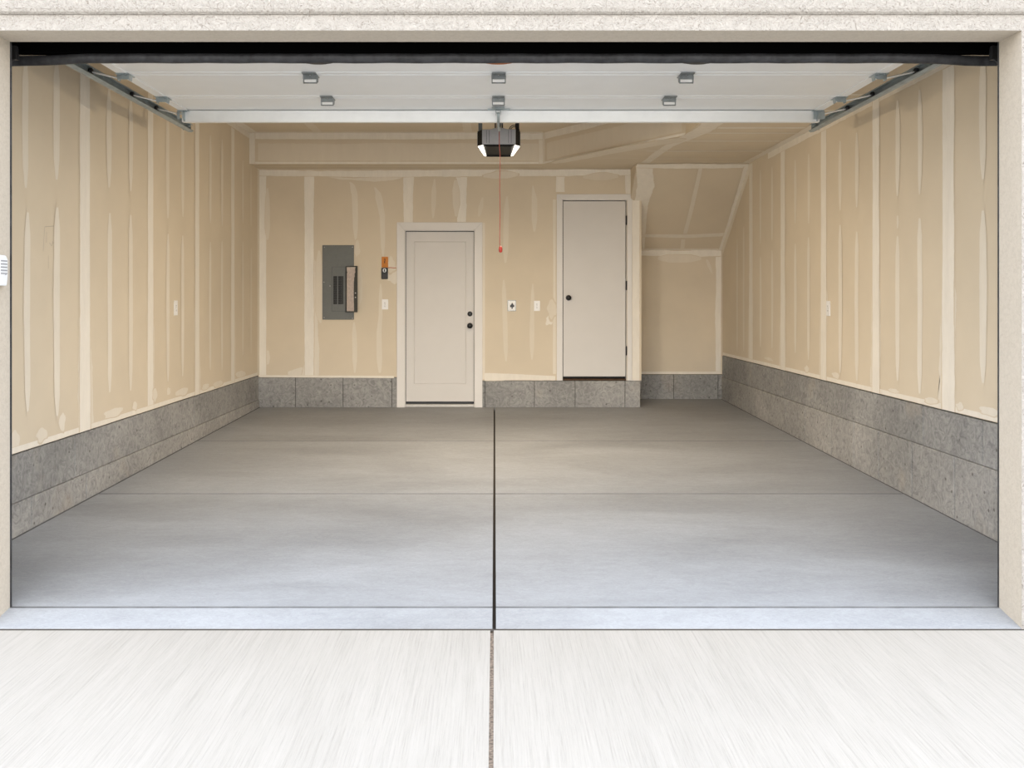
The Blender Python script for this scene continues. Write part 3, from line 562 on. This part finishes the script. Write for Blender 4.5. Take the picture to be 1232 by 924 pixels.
k.prism([(sx+a_*.0098,sz+b_*.0098) for a_,b_ in ((0,4.2),(.7,2.7),(1.5,1.6),(2.4,.7),(2.7,-.3),(2.1,-1.2),(1.2,-1.5),(.5,-1.3),(.6,-2.6),(1.0,-3.2),(-1.0,-3.2),(-.6,-2.6),(-.5,-1.3),(-1.2,-1.5),(-2.1,-1.2),(-2.7,-.3),(-2.4,.7),(-1.5,1.6),(-.7,2.7))][::-1],'y',YB-.020,YB-.0079); k.build('socket_body',MAT['black_metal'],s0,bevel=.003)
# ================================================================ OVERHEAD DOOR
DZ=CZ+1.36; XC=.045; HW=2.315
gd=empty('garage_door',(XC,YO+.3,fz(YO))); tag(gd,'white sectional overhead garage door standing open under the ceiling, black outer face','garage door')
TH=.045
def section(ya,za,yb_,zb_,hw=HW,cap=False):
    k=MB(); d=Vector((0,yb_-ya,zb_-za)); Ln=d.length; d.normalize(); up=Vector((0,-d.z,d.y))
    M=Matrix(((1,0,0,XC),(0,d.y,up.y,ya),(0,d.z,up.z,za),(0,0,0,1)))
    a=.006; b=Ln-.006
    # inner face pressed: flat rail at both long edges, shallow field between; end stiles
    prof=[(a,.004),(a+.006,0),(a+.050,0),(a+.056,.004),(b-.056,.004),(b-.050,0),(b-.006,0),(b,.004),(b,TH-.003),(a,TH-.003)]
    k.prism([(p,q) for p,q in prof],'x',-hw,hw,0,M)
    k.box((-hw,a,TH-.003),(hw,b,TH),1,M)
    if cap: k.box((-hw,a-.004,.001),(hw,a+.006,TH),1,M)
    for s in (-1,1): k.box((s*(hw+.001),a,-.0015),(s*(hw-.06),b,TH*.6),0,M)
    return k.build('door_section',[MAT['door_white'],MAT['door_black']],gd)
J=[(4.43,CZ+1.168),(5.01,DZ),(5.642,DZ),(6.29,DZ),(6.93,DZ)]
for q_,((a_,b_),(c_,d_)) in enumerate(zip(J,J[1:])): section(a_,b_,c_,d_,2.375 if q_==0 else HW,q_==0)
# bottom rubber seal, a sagging bulb held in a retainer, ends pinched
k=MB(); n=60; rows=[]
for i in range(n+1):
    x=-2.322+4.734*i/n; e=min(i,n-i)/n; s=min(1,e/.10); s=s*s*(3-2*s)
    h0=CZ+1.172-.004*(1-s); zb0=CZ+1.126-.008*(1-s); dep=.030*(.45+.55*s)
    zc=(h0+zb0)/2; hh=(h0-zb0)/2; row=[]
    for q in range(14):
        an=2*math.pi*q/14; row.append(k.vert((x,4.44+dep*math.cos(an)*(.9+.1*math.sin(an))+.03*(1-s),zc+hh*math.sin(an)+.0012*math.sin(i*1.7))))
    rows.append(row)
for a_,b_ in zip(rows,rows[1:]):
    for q in range(14): k.face((a_[q],a_[(q+1)%14],b_[(q+1)%14],b_[q]),0,True)
k.face(rows[0]); k.face(rows[-1][::-1]); k.build('bottom_seal',MAT['rubber'],gd)
k=MB(); k.box((-2.33,4.425,CZ+1.168),(2.42,4.455,CZ+1.186)); k.build('seal_retainer',MAT['door_black'],gd)
for s,xx_ in ((-1,-2.29),(1,2.38)):
    k=MB(); k.box((xx_-.028,4.40,CZ+1.135),(xx_+.028,4.43,CZ+1.20)); k.lathe([(.012,0),(.012,.03)],(xx_,4.415,CZ+1.128),(s,0,0),n=12); k.tube([(xx_-s*.02,4.41,CZ+1.14),(xx_+s*.012,4.405,CZ+1.115),(xx_+s*.018,4.35,CZ+1.09)],.005); k.build('bottom_bracket',MAT['dark_steel'],gd,bevel=.002)
# stiffening strut across the top section: hat channel with flanges
k=MB(); ysn=6.725; zst=DZ
prof=[(ysn-.022,zst-.003),(ysn,zst-.003),(ysn+.006,zst-.078),(ysn+.050,zst-.078),(ysn+.056,zst-.003),(ysn+.078,zst-.003),(ysn+.078,zst-.001),(ysn+.054,zst-.001),(ysn+.048,zst-.075),(ysn+.009,zst-.075),(ysn+.003,zst-.001),(ysn-.022,zst-.001)]
k.prism(prof,'x',XC-HW+.01,XC+HW-.01); k.build('strut',MAT['strut_steel'],gd)
# centre hinges
def hinge(x,y):
    k=MB(); z=DZ-.0005; w_=.042
    for s in (-1,1): k.box((x-w_,y+s*.012,z-.004),(x+w_,y+s*.068,z-.0012))
    # pressed bracket facing the opening: arched shoulders, a notch in the middle, two side legs
    k.prism([(x-w_-.002,z-.030),(x-w_-.002,z-.010),(x-w_*.75,z-.004),(x-.012,z-.0015),(x-.006,z-.0015),(x-.006,z-.010),(x+.004,z-.010),(x+.004,z-.0015),(x+.012,z-.0015),(x+w_*.75,z-.004),(x+w_+.002,z-.010),(x+w_+.002,z-.030)],'y',y-.016,y-.012)
    for s in (-1,1): k.hexa([(x+s*(w_-.005),y-.014,z-.052),(x+s*(w_+.001),y-.014,z-.052),(x+s*(w_+.001),y+.020,z-.040),(x+s*(w_-.005),y+.020,z-.040),(x+s*(w_-.005),y-.014,z-.003),(x+s*(w_+.001),y-.014,z-.003),(x+s*(w_+.001),y+.03,z-.003),(x+s*(w_-.005),y+.03,z-.003)])
    k.lathe([(.004,-w_),(.004,w_)],(x,y-.010,z-.051),(1,0,0),n=10)
    h=k.build('hinge',MAT['hinge_steel'],gd)
    q=MB(); q.box((x-w_+.007,y-.013,z-.046),(x+w_-.007,y-.010,z-.031)); q.build('hinge_tongue',MAT['white_plastic'],h)
for y_,xs_ in ((5.642,(-1.115,.025,1.160)),(6.29,(-1.128,.026,1.180))):
    for x_ in xs_: hinge(x_,y_)
# lift plates on the inner face just above the seal, the middle one rusty
for x_,mt,lb in ((-1.01,'dark_steel',None),(.02,'rust','rust brown lift plate'),(1.16,'dark_steel',None)):
    k=MB(); yb_=5.33; k.prism([(x_+.085*math.cos(a_*math.pi/10),yb_+.035*math.sin(a_*math.pi/10)) for a_ in range(20)],'z',DZ-.006,DZ-.0015); k.prism([(x_+.05*math.cos(a_*math.pi/10),yb_+.02*math.sin(a_*math.pi/10)) for a_ in range(20)],'z',DZ-.012,DZ-.006)
    o=k.build('lift_plate',MAT[mt],gd)
    if lb: o['label']=lb
# roller brackets at the ends, with stems and rollers in the tracks
TXL,TXR=-2.470,2.575
def roller(side,y,top=False):
    xe=XC+side*(HW-.03); tx=(TXR-.028) if side>0 else (TXL+.028); z=DZ
    k=MB(); k.box((xe-.04,y-.055,z-.005),(xe+.04,y+.055,z-.0012))
    if top: k.prism([(y-.055,z-.004),(y-.045,z-.055),(y-.02,z-.075),(y+.03,z-.070),(y+.055,z-.004)],'x',xe-.004,xe+.004); k.box((xe-.03,y-.03,z-.062),(xe+.05*side+.0,y-.026,z-.004))
    else:
        k.prism([(xe-.036,z-.004),(xe-.040,z-.020),(xe-.02,z-.034),(xe+.03,z-.034),(xe+.038,z-.004)],'y',y-.030,y-.026)
        for s in (-1,1): k.prism([(y-.03,z-.003),(y-.025,z-.038),(y+.012,z-.038),(y+.03,z-.003)],'x',xe+s*.034-.002,xe+s*.034+.002)
    for s in (-1,1):
        k.lathe([(.007,0),(.007,.006)],(xe+s*.018,y-.04,z-.005),(0,0,-1),n=8); k.lathe([(.007,0),(.007,.006)],(xe+s*.018,y+.04,z-.005),(0,0,-1),n=8)
    b=k.build('roller_bracket',MAT['galvanised'],gd)
    zr=DZ+.018
    q=MB(); q.tube([(xe-side*.03,y,z-.020),(xe+side*.05,y,z-.018),(tx-side*.01,y,zr-.002),(tx,y,zr)],.0055); q.build('stem',MAT['strut_steel'],b)
    q=MB(); q.lathe([(.010,-.010),(.023,-.008),(.0235,.0),(.023,.008),(.010,.010)],(tx+side*.006,y,zr),(1,0,0),n=18); q.build('roller',MAT['dark_steel'],b)
for s in (-1,1):
    roller(s,5.642); roller(s,6.29); roller(s,6.74,True)
# operator bracket on the top section with the door arm
k=MB(); bx=.026; k.box((bx-.045,6.585,DZ-.006),(bx+.045,6.68,DZ-.0012)); 
for s in (-1,1): k.prism([(6.56,DZ-.004),(6.60,DZ-.040),(6.66,DZ-.045),(6.70,DZ-.004)],'x',bx+s*.016-.002,bx+s*.016+.002)
k.box((bx-.075,6.64,DZ-.010),(bx+.085,6.655,DZ-.0012)); k.build('arm_bracket',MAT['galvanised'],gd)
# tracks: C channel opening inwards, lower lip, hanger angle at the far end, splice bolts
def track(side,label):
    tx=TXR if side>0 else TXL; zc=DZ+.018
    o=empty('door_track',(tx,7.5,DZ-.012)); tag(o,label,'garage door track','galvanised tracks carrying the open garage door')
    k=MB(); w=.046; h=.030; th=.0022; s=-side
    prof=[(tx,zc-h),(tx+s*w*.62,zc-h-.004),(tx+s*w,zc-h+.006),(tx+s*w*.97,zc-h+.010),(tx+s*w*.6,zc-h+th-.002),(tx+s*th,zc-h+th),(tx+s*th,zc+h-th),(tx+s*w*.75,zc+h-th),(tx+s*w*.85,zc+h-.010),(tx+s*w*.9,zc+h-.008),(tx+s*w*.78,zc+h),(tx,zc+h)]
    rail=k; rail.prism(prof,'y',4.82,7.50); rail.build('rail',MAT['galvanised'],o)
    # curved part dropping to the vertical rail beside the opening
    k=MB(); R=.36; pts=[]
    for q in range(10):
        an=math.radians(90*q/9); pts.append((4.82-R*math.sin(an),zc-R+R*math.cos(an)))
    pts.append((4.82-R,fz(YO)+.02)); rows=[]
    for i,(yy,zz) in enumerate(pts):
        a_=math.radians(90*min(i,9)/9); nn=Vector((0,math.sin(a_),-math.cos(a_)))  # towards the inside of the bend
        rows.append([k.vert((px_,yy+nn.y*(-(pz_-zc)) ,zz+(-nn.z)*(pz_-zc))) for px_,pz_ in ((tx+side*.02+0,zc-h),(tx+side*.02+s*w,zc-h),(tx+side*.02+s*w,zc-h+.004),(tx+side*.02+s*.003,zc-h+.004),(tx+side*.02+s*.003,zc+h-.004),(tx+side*.02+s*w,zc+h-.004),(tx+side*.02+s*w,zc+h),(tx+side*.02,zc+h))])
    for a_,b_ in zip(rows,rows[1:]):
        for q in range(8): k.face((a_[q],a_[(q+1)%8],b_[(q+1)%8],b_[q]))
    k.build('curved_rail',MAT['galvanised'],o)
    k=MB(); top=ZLO if side>0 else ZHI; k.box((tx+side*.001,7.43,DZ-.004),(tx+side*.004,7.465,top-.002)); k.box((tx+side*.001,7.462,DZ-.004),(tx+side*.030,7.465,top-.002)); k.build('hanger_angle',MAT['galvanised'],o)
    k=MB(); k.box((tx+s*.002,7.445,DZ-.004),(tx+s*.040,7.45,DZ+.075)); k.tube([(tx+s*.01,7.40,DZ+.02),(tx+s*.05,7.40,DZ+.015)],.006); k.lathe([(.010,0),(.010,.008)],(tx+s*.012,7.42,DZ+.03),(s,0,0),n=6); k.build('end_stop',MAT['galvanised'],o)
track(-1,'galvanised steel track along the left wall at the open garage door'); track(1,'galvanised steel track along the right wall at the open garage door')
# ================================================================ DOOR OPENER
ox=.035
op=empty('garage_door_opener',(ox,7.8,CZ+1.25)); tag(op,'grey and black garage door opener with two lit lamps, hanging from the ceiling','garage door opener')
k=MB(); zt1,zb1=CZ+1.372,CZ+1.250; zs1=CZ+1.236
yfr,yre=7.53,8.08
# housing: chamfered front corners, ribbed sides, gently crowned front
out=[(ox-.138,yfr),(ox+.138,yfr),(ox+.174,yfr+.07),(ox+.174,yfr+.17),(ox+.128,yre),(ox-.128,yre),(ox-.174,yfr+.17),(ox-.174,yfr+.07)]
k.prism(out,'z',zb1,zt1); k.build('housing',[MAT['opener_dark']],op,bevel=.004)
k=MB(); k.prism([(ox-.136,zb1+.002),(ox+.136,zb1+.002),(ox+.136,zt1+.002),(ox+.07,zt1+.002),(ox+.03,zt1+.012),(ox-.03,zt1+.012),(ox-.07,zt1),(ox-.136,zt1)],'y',yfr-.010,yfr-.0005); fp=k.build('front_panel',MAT['opener_grey'],op,bevel=.003)
for a_ in (-.10,-.078,.078,.10): k=MB(); k.box((ox+a_-.0012,yfr-.0115,zb1+.012),(ox+a_+.0012,yfr-.0098,zt1-.006)); k.build('panel_groove',MAT['opener_dark'],fp)
for s in (-1,1):
    k=MB()
    for q in range(7):
        yy=yfr+.078+q*.013; k.box((ox+s*.1735,yy,zb1+.01),(ox+s*.176,yy+.007,zt1-.012))
    k.build('side_rib',MAT['opener_grey'],op)
    # sloping lamp lens under each side
    k=MB(); A=[(ox+s*.168,yfr+.06,zb1-.002),(ox+s*.130,yfr+.012,zb1-.002),(ox+s*.108,yre-.06,zb1-.050),(ox+s*.118,yre-.05,zb1-.035)]
    k.hexa([(ox+s*.122,yfr+.02,zb1-.016),(ox+s*.166,yfr+.075,zb1-.012),(ox+s*.126,yre-.04,zb1-.012),(ox+s*.104,yre-.04,zb1-.016),
            (ox+s*.128,yfr+.006,zb1-.0005),(ox+s*.172,yfr+.068,zb1-.0005),(ox+s*.132,yre-.03,zb1-.0005),(ox+s*.110,yre-.03,zb1-.0005)])
    k.build('lamp_lens',MAT['lens'],op)
k=MB(); k.hexa([(ox-.100,yfr+.02,zb1-.012),(ox+.100,yfr+.02,zb1-.012),(ox+.104,yre-.06,zb1-.012),(ox-.104,yre-.06,zb1-.012),(ox-.125,yfr+.004,zb1-.0005),(ox+.125,yfr+.004,zb1-.0005),(ox+.118,yre-.05,zb1-.0005),(ox-.118,yre-.05,zb1-.0005)])
k.box((ox-.106,yre-.075,zb1-.024),(ox+.106,yre-.06,zb1-.012)); k.build('underside',MAT['opener_dark'],op,bevel=.002)
# rail, sprocket, trolley and arm
k=MB(); k.box((ox-.014,4.30,zt1+.050),(ox+.014,7.9,zt1+.085)); k.build('rail',MAT['galvanised'],op)
k=MB(); k.lathe([(.035,0),(.035,.02),(.018,.024),(.018,.05)],(ox,7.62,zt1+.003),(0,0,1),n=20); k.box((ox-.034,7.55,zt1+.012),(ox-.022,7.62,zt1+.07)); k.box((ox+.022,7.55,zt1+.012),(ox+.034,7.62,zt1+.07)); k.build('drive_sprocket',MAT['dark_steel'],op)
k=MB(); k.box((ox-.018,7.22,CZ+1.375),(ox+.018,7.36,zt1+.052)); k.prism([(7.24,CZ+1.376),(7.27,CZ+1.34),(7.31,CZ+1.34),(7.34,CZ+1.376)],'x',ox-.008,ox+.008); k.build('trolley',MAT['dark_steel'],op)
k=MB(); M=None
a_=Vector((.026,6.63,DZ-.034)); b_=Vector((ox,7.29,CZ+1.362-.012)); 
k.hexa([(a_.x-.012,a_.y,a_.z-.004),(a_.x+.012,a_.y,a_.z-.004),(a_.x+.012,a_.y,a_.z),(a_.x-.012,a_.y,a_.z),(a_.x-.012,a_.y,a_.z+.003),(a_.x+.012,a_.y,a_.z+.003),(a_.x+.012,a_.y+.01,a_.z+.006),(a_.x-.012,a_.y+.01,a_.z+.006)])
p1=Vector((.026,6.70,DZ-.088)); 
k.tube([a_,(.026,6.68,DZ-.075),p1,(.027,6.85,DZ-.090),(ox,7.15,DZ-.065),b_],.0075,0,8); k.tube([a_+Vector((.007,0,0)),(.033,6.68,DZ-.075),p1+Vector((.007,0,0)),(.034,6.85,DZ-.090),(ox+.007,7.15,DZ-.065),b_+Vector((.006,0,0))],.004,0,6); k.build('door_arm',MAT['galvanised'],op)
k=MB(); cx_=.042; pts=[(ox+.002,7.30,CZ+1.345),(cx_-.004,7.30,CZ+1.20)]+[(cx_+.002*math.sin(q*1.3),7.30,CZ+1.20-q*.085) for q in range(1,10)]+[(cx_+.005,7.30,CZ+.40)]
k.tube(pts,.0032,0,6); pc=k.build('pull_cord',MAT['cord_red'],op)
k=MB(); k.lathe([(.004,.024),(.012,.018),(.015,.0),(.013,-.020),(.006,-.026),(0,-.027)],(cx_+.005,7.30,CZ+.392),(0,0,1),n=14); k.build('cord_handle',MAT['handle_red'],pc)
# ceiling hangers
for s in (-1,1):
    k=MB(); hx=ox+s*.152; k.box((hx-.016,7.66,zt1+.001),(hx+.016,7.663,ZHI-.002)); k.box((hx-.016,7.66,zt1+.001),(hx-.013,7.69,ZHI-.002)); k.lathe([(.012,0),(.012,.012)],(hx,7.66,zt1+.02),(0,-1,0),n=6); k.build('hanger_strap',MAT['dark_steel'] if s>0 else MAT['hinge_steel'],op)
k=MB()
for r0 in (.030,.042):
    k.tube([(ox+.135+r0*math.cos(a_*math.pi/8)-.01,7.60+r0*.2,zt1+.004+r0*1.1*math.sin(a_*math.pi/8)) for a_ in range(9)],.0035,0,6)
k.build('bell_wire',MAT['dark_steel'],op)
# ================================================================ KEYPAD on the left jamb
kp=empty('keypad',(OL,4.155,CZ+.06)); tag(kp,'white wireless keypad with ridged cover, mounted on left jamb of the opening','keypad')
kx=OL+.002; 
k=MB(); zl,zh=CZ+.060,CZ+.196; ya,yb_=4.115,4.190
k.prism([(ya+.006,zl),(yb_-.014,zl),(yb_-.008,zl+.004),(yb_,zl+.05),(yb_,zh-.018),(yb_-.016,zh),(ya+.016,zh),(ya,zh-.018),(ya,zl+.05)],'x',kx,kx+.026); k.build('housing',MAT['keypad_cover'],kp,bevel=.005)
k=MB()
for q in range(5): k.box((kx+.0255,ya+.012,zh-.028-q*.014),(kx+.0275,yb_-.010,zh-.022-q*.014))
k.build('cover_ridges',MAT['keypad_line'],kp)
k=MB(); k.lathe([(.004,0),(.0035,.002)],(kx+.026,yb_-.022,zl+.052),(1,0,0),n=12); k.build('indicator',MAT['keypad_line'],kp)
# ================================================================ LIGHT
W=bpy.data.worlds.new('sky'); bpy.context.scene.world=W; W.use_nodes=True; t=W.node_tree; t.nodes.clear()
out=t.nodes.new('ShaderNodeOutputWorld'); bg=t.nodes.new('ShaderNodeBackground'); t.links.new(bg.outputs[0],out.inputs[0])
tc=t.nodes.new('ShaderNodeTexCoord'); sx=t.nodes.new('ShaderNodeSeparateXYZ'); t.links.new(tc.outputs['Generated'],sx.inputs[0])
col=ramp(t,sx.outputs['Z'],[(0.0,(.70,.67,.62)),(.02,(1.0,.97,.92)),(.30,(.92,.95,1.0)),(1.0,(.68,.79,1.0))]); t.links.new(col,bg.inputs[0])
stg=ramp(t,sx.outputs['Z'],[(0.0,(.5,)*3),(.02,(.85,)*3),(.35,(1.0,)*3),(1.0,(.85,)*3)]); t.links.new(math_(t,'MULTIPLY',stg,2.0),bg.inputs[1])
def sun(name,elev,az,e,ang,col):
    l=bpy.data.lights.new(name,'SUN'); l.energy=e; l.angle=math.radians(ang); l.color=col
    o=bpy.data.objects.new(name,l); C.objects.link(o); d=Vector((math.sin(math.radians(az))*math.cos(math.radians(elev)),math.cos(math.radians(az))*math.cos(math.radians(elev)),-math.sin(math.radians(elev))))
    o.rotation_euler=d.to_track_quat('-Z','Y').to_euler(); return o
sun('low_sky_fill',10,0,1.5,60,(1,.93,.84))  # added wide fill light from behind the camera, low enough to reach deep inside
for s in (-1,1):
    l=bpy.data.lights.new('opener_lamp','AREA'); l.energy=17; l.color=(1,.82,.60); l.shape='RECTANGLE'; l.size=.08; l.size_y=.3
    o=bpy.data.objects.new('opener_lamp',l); C.objects.link(o); o.location=(ox+s*.165,7.75,zb1-.055); o.rotation_euler=(0,math.radians(s*-20),0)
# ================================================================ CAMERA
cam=bpy.data.cameras.new('camera'); co=bpy.data.objects.new('camera',cam); C.objects.link(co)
co.location=(0,0,CZ); co.rotation_euler=(math.pi/2,0,0); cam.sensor_width=36; cam.lens=F/1232*36
cam.shift_x=(616-CX)/1232; cam.shift_y=-(462-CY)/1232; cam.clip_start=.05
S=bpy.context.scene; S.camera=co
S.view_settings.view_transform='Standard'; S.view_settings.look='None'; S.view_settings.gamma=1; S.view_settings.exposure=0.97; S.view_settings.use_curve_mapping=False
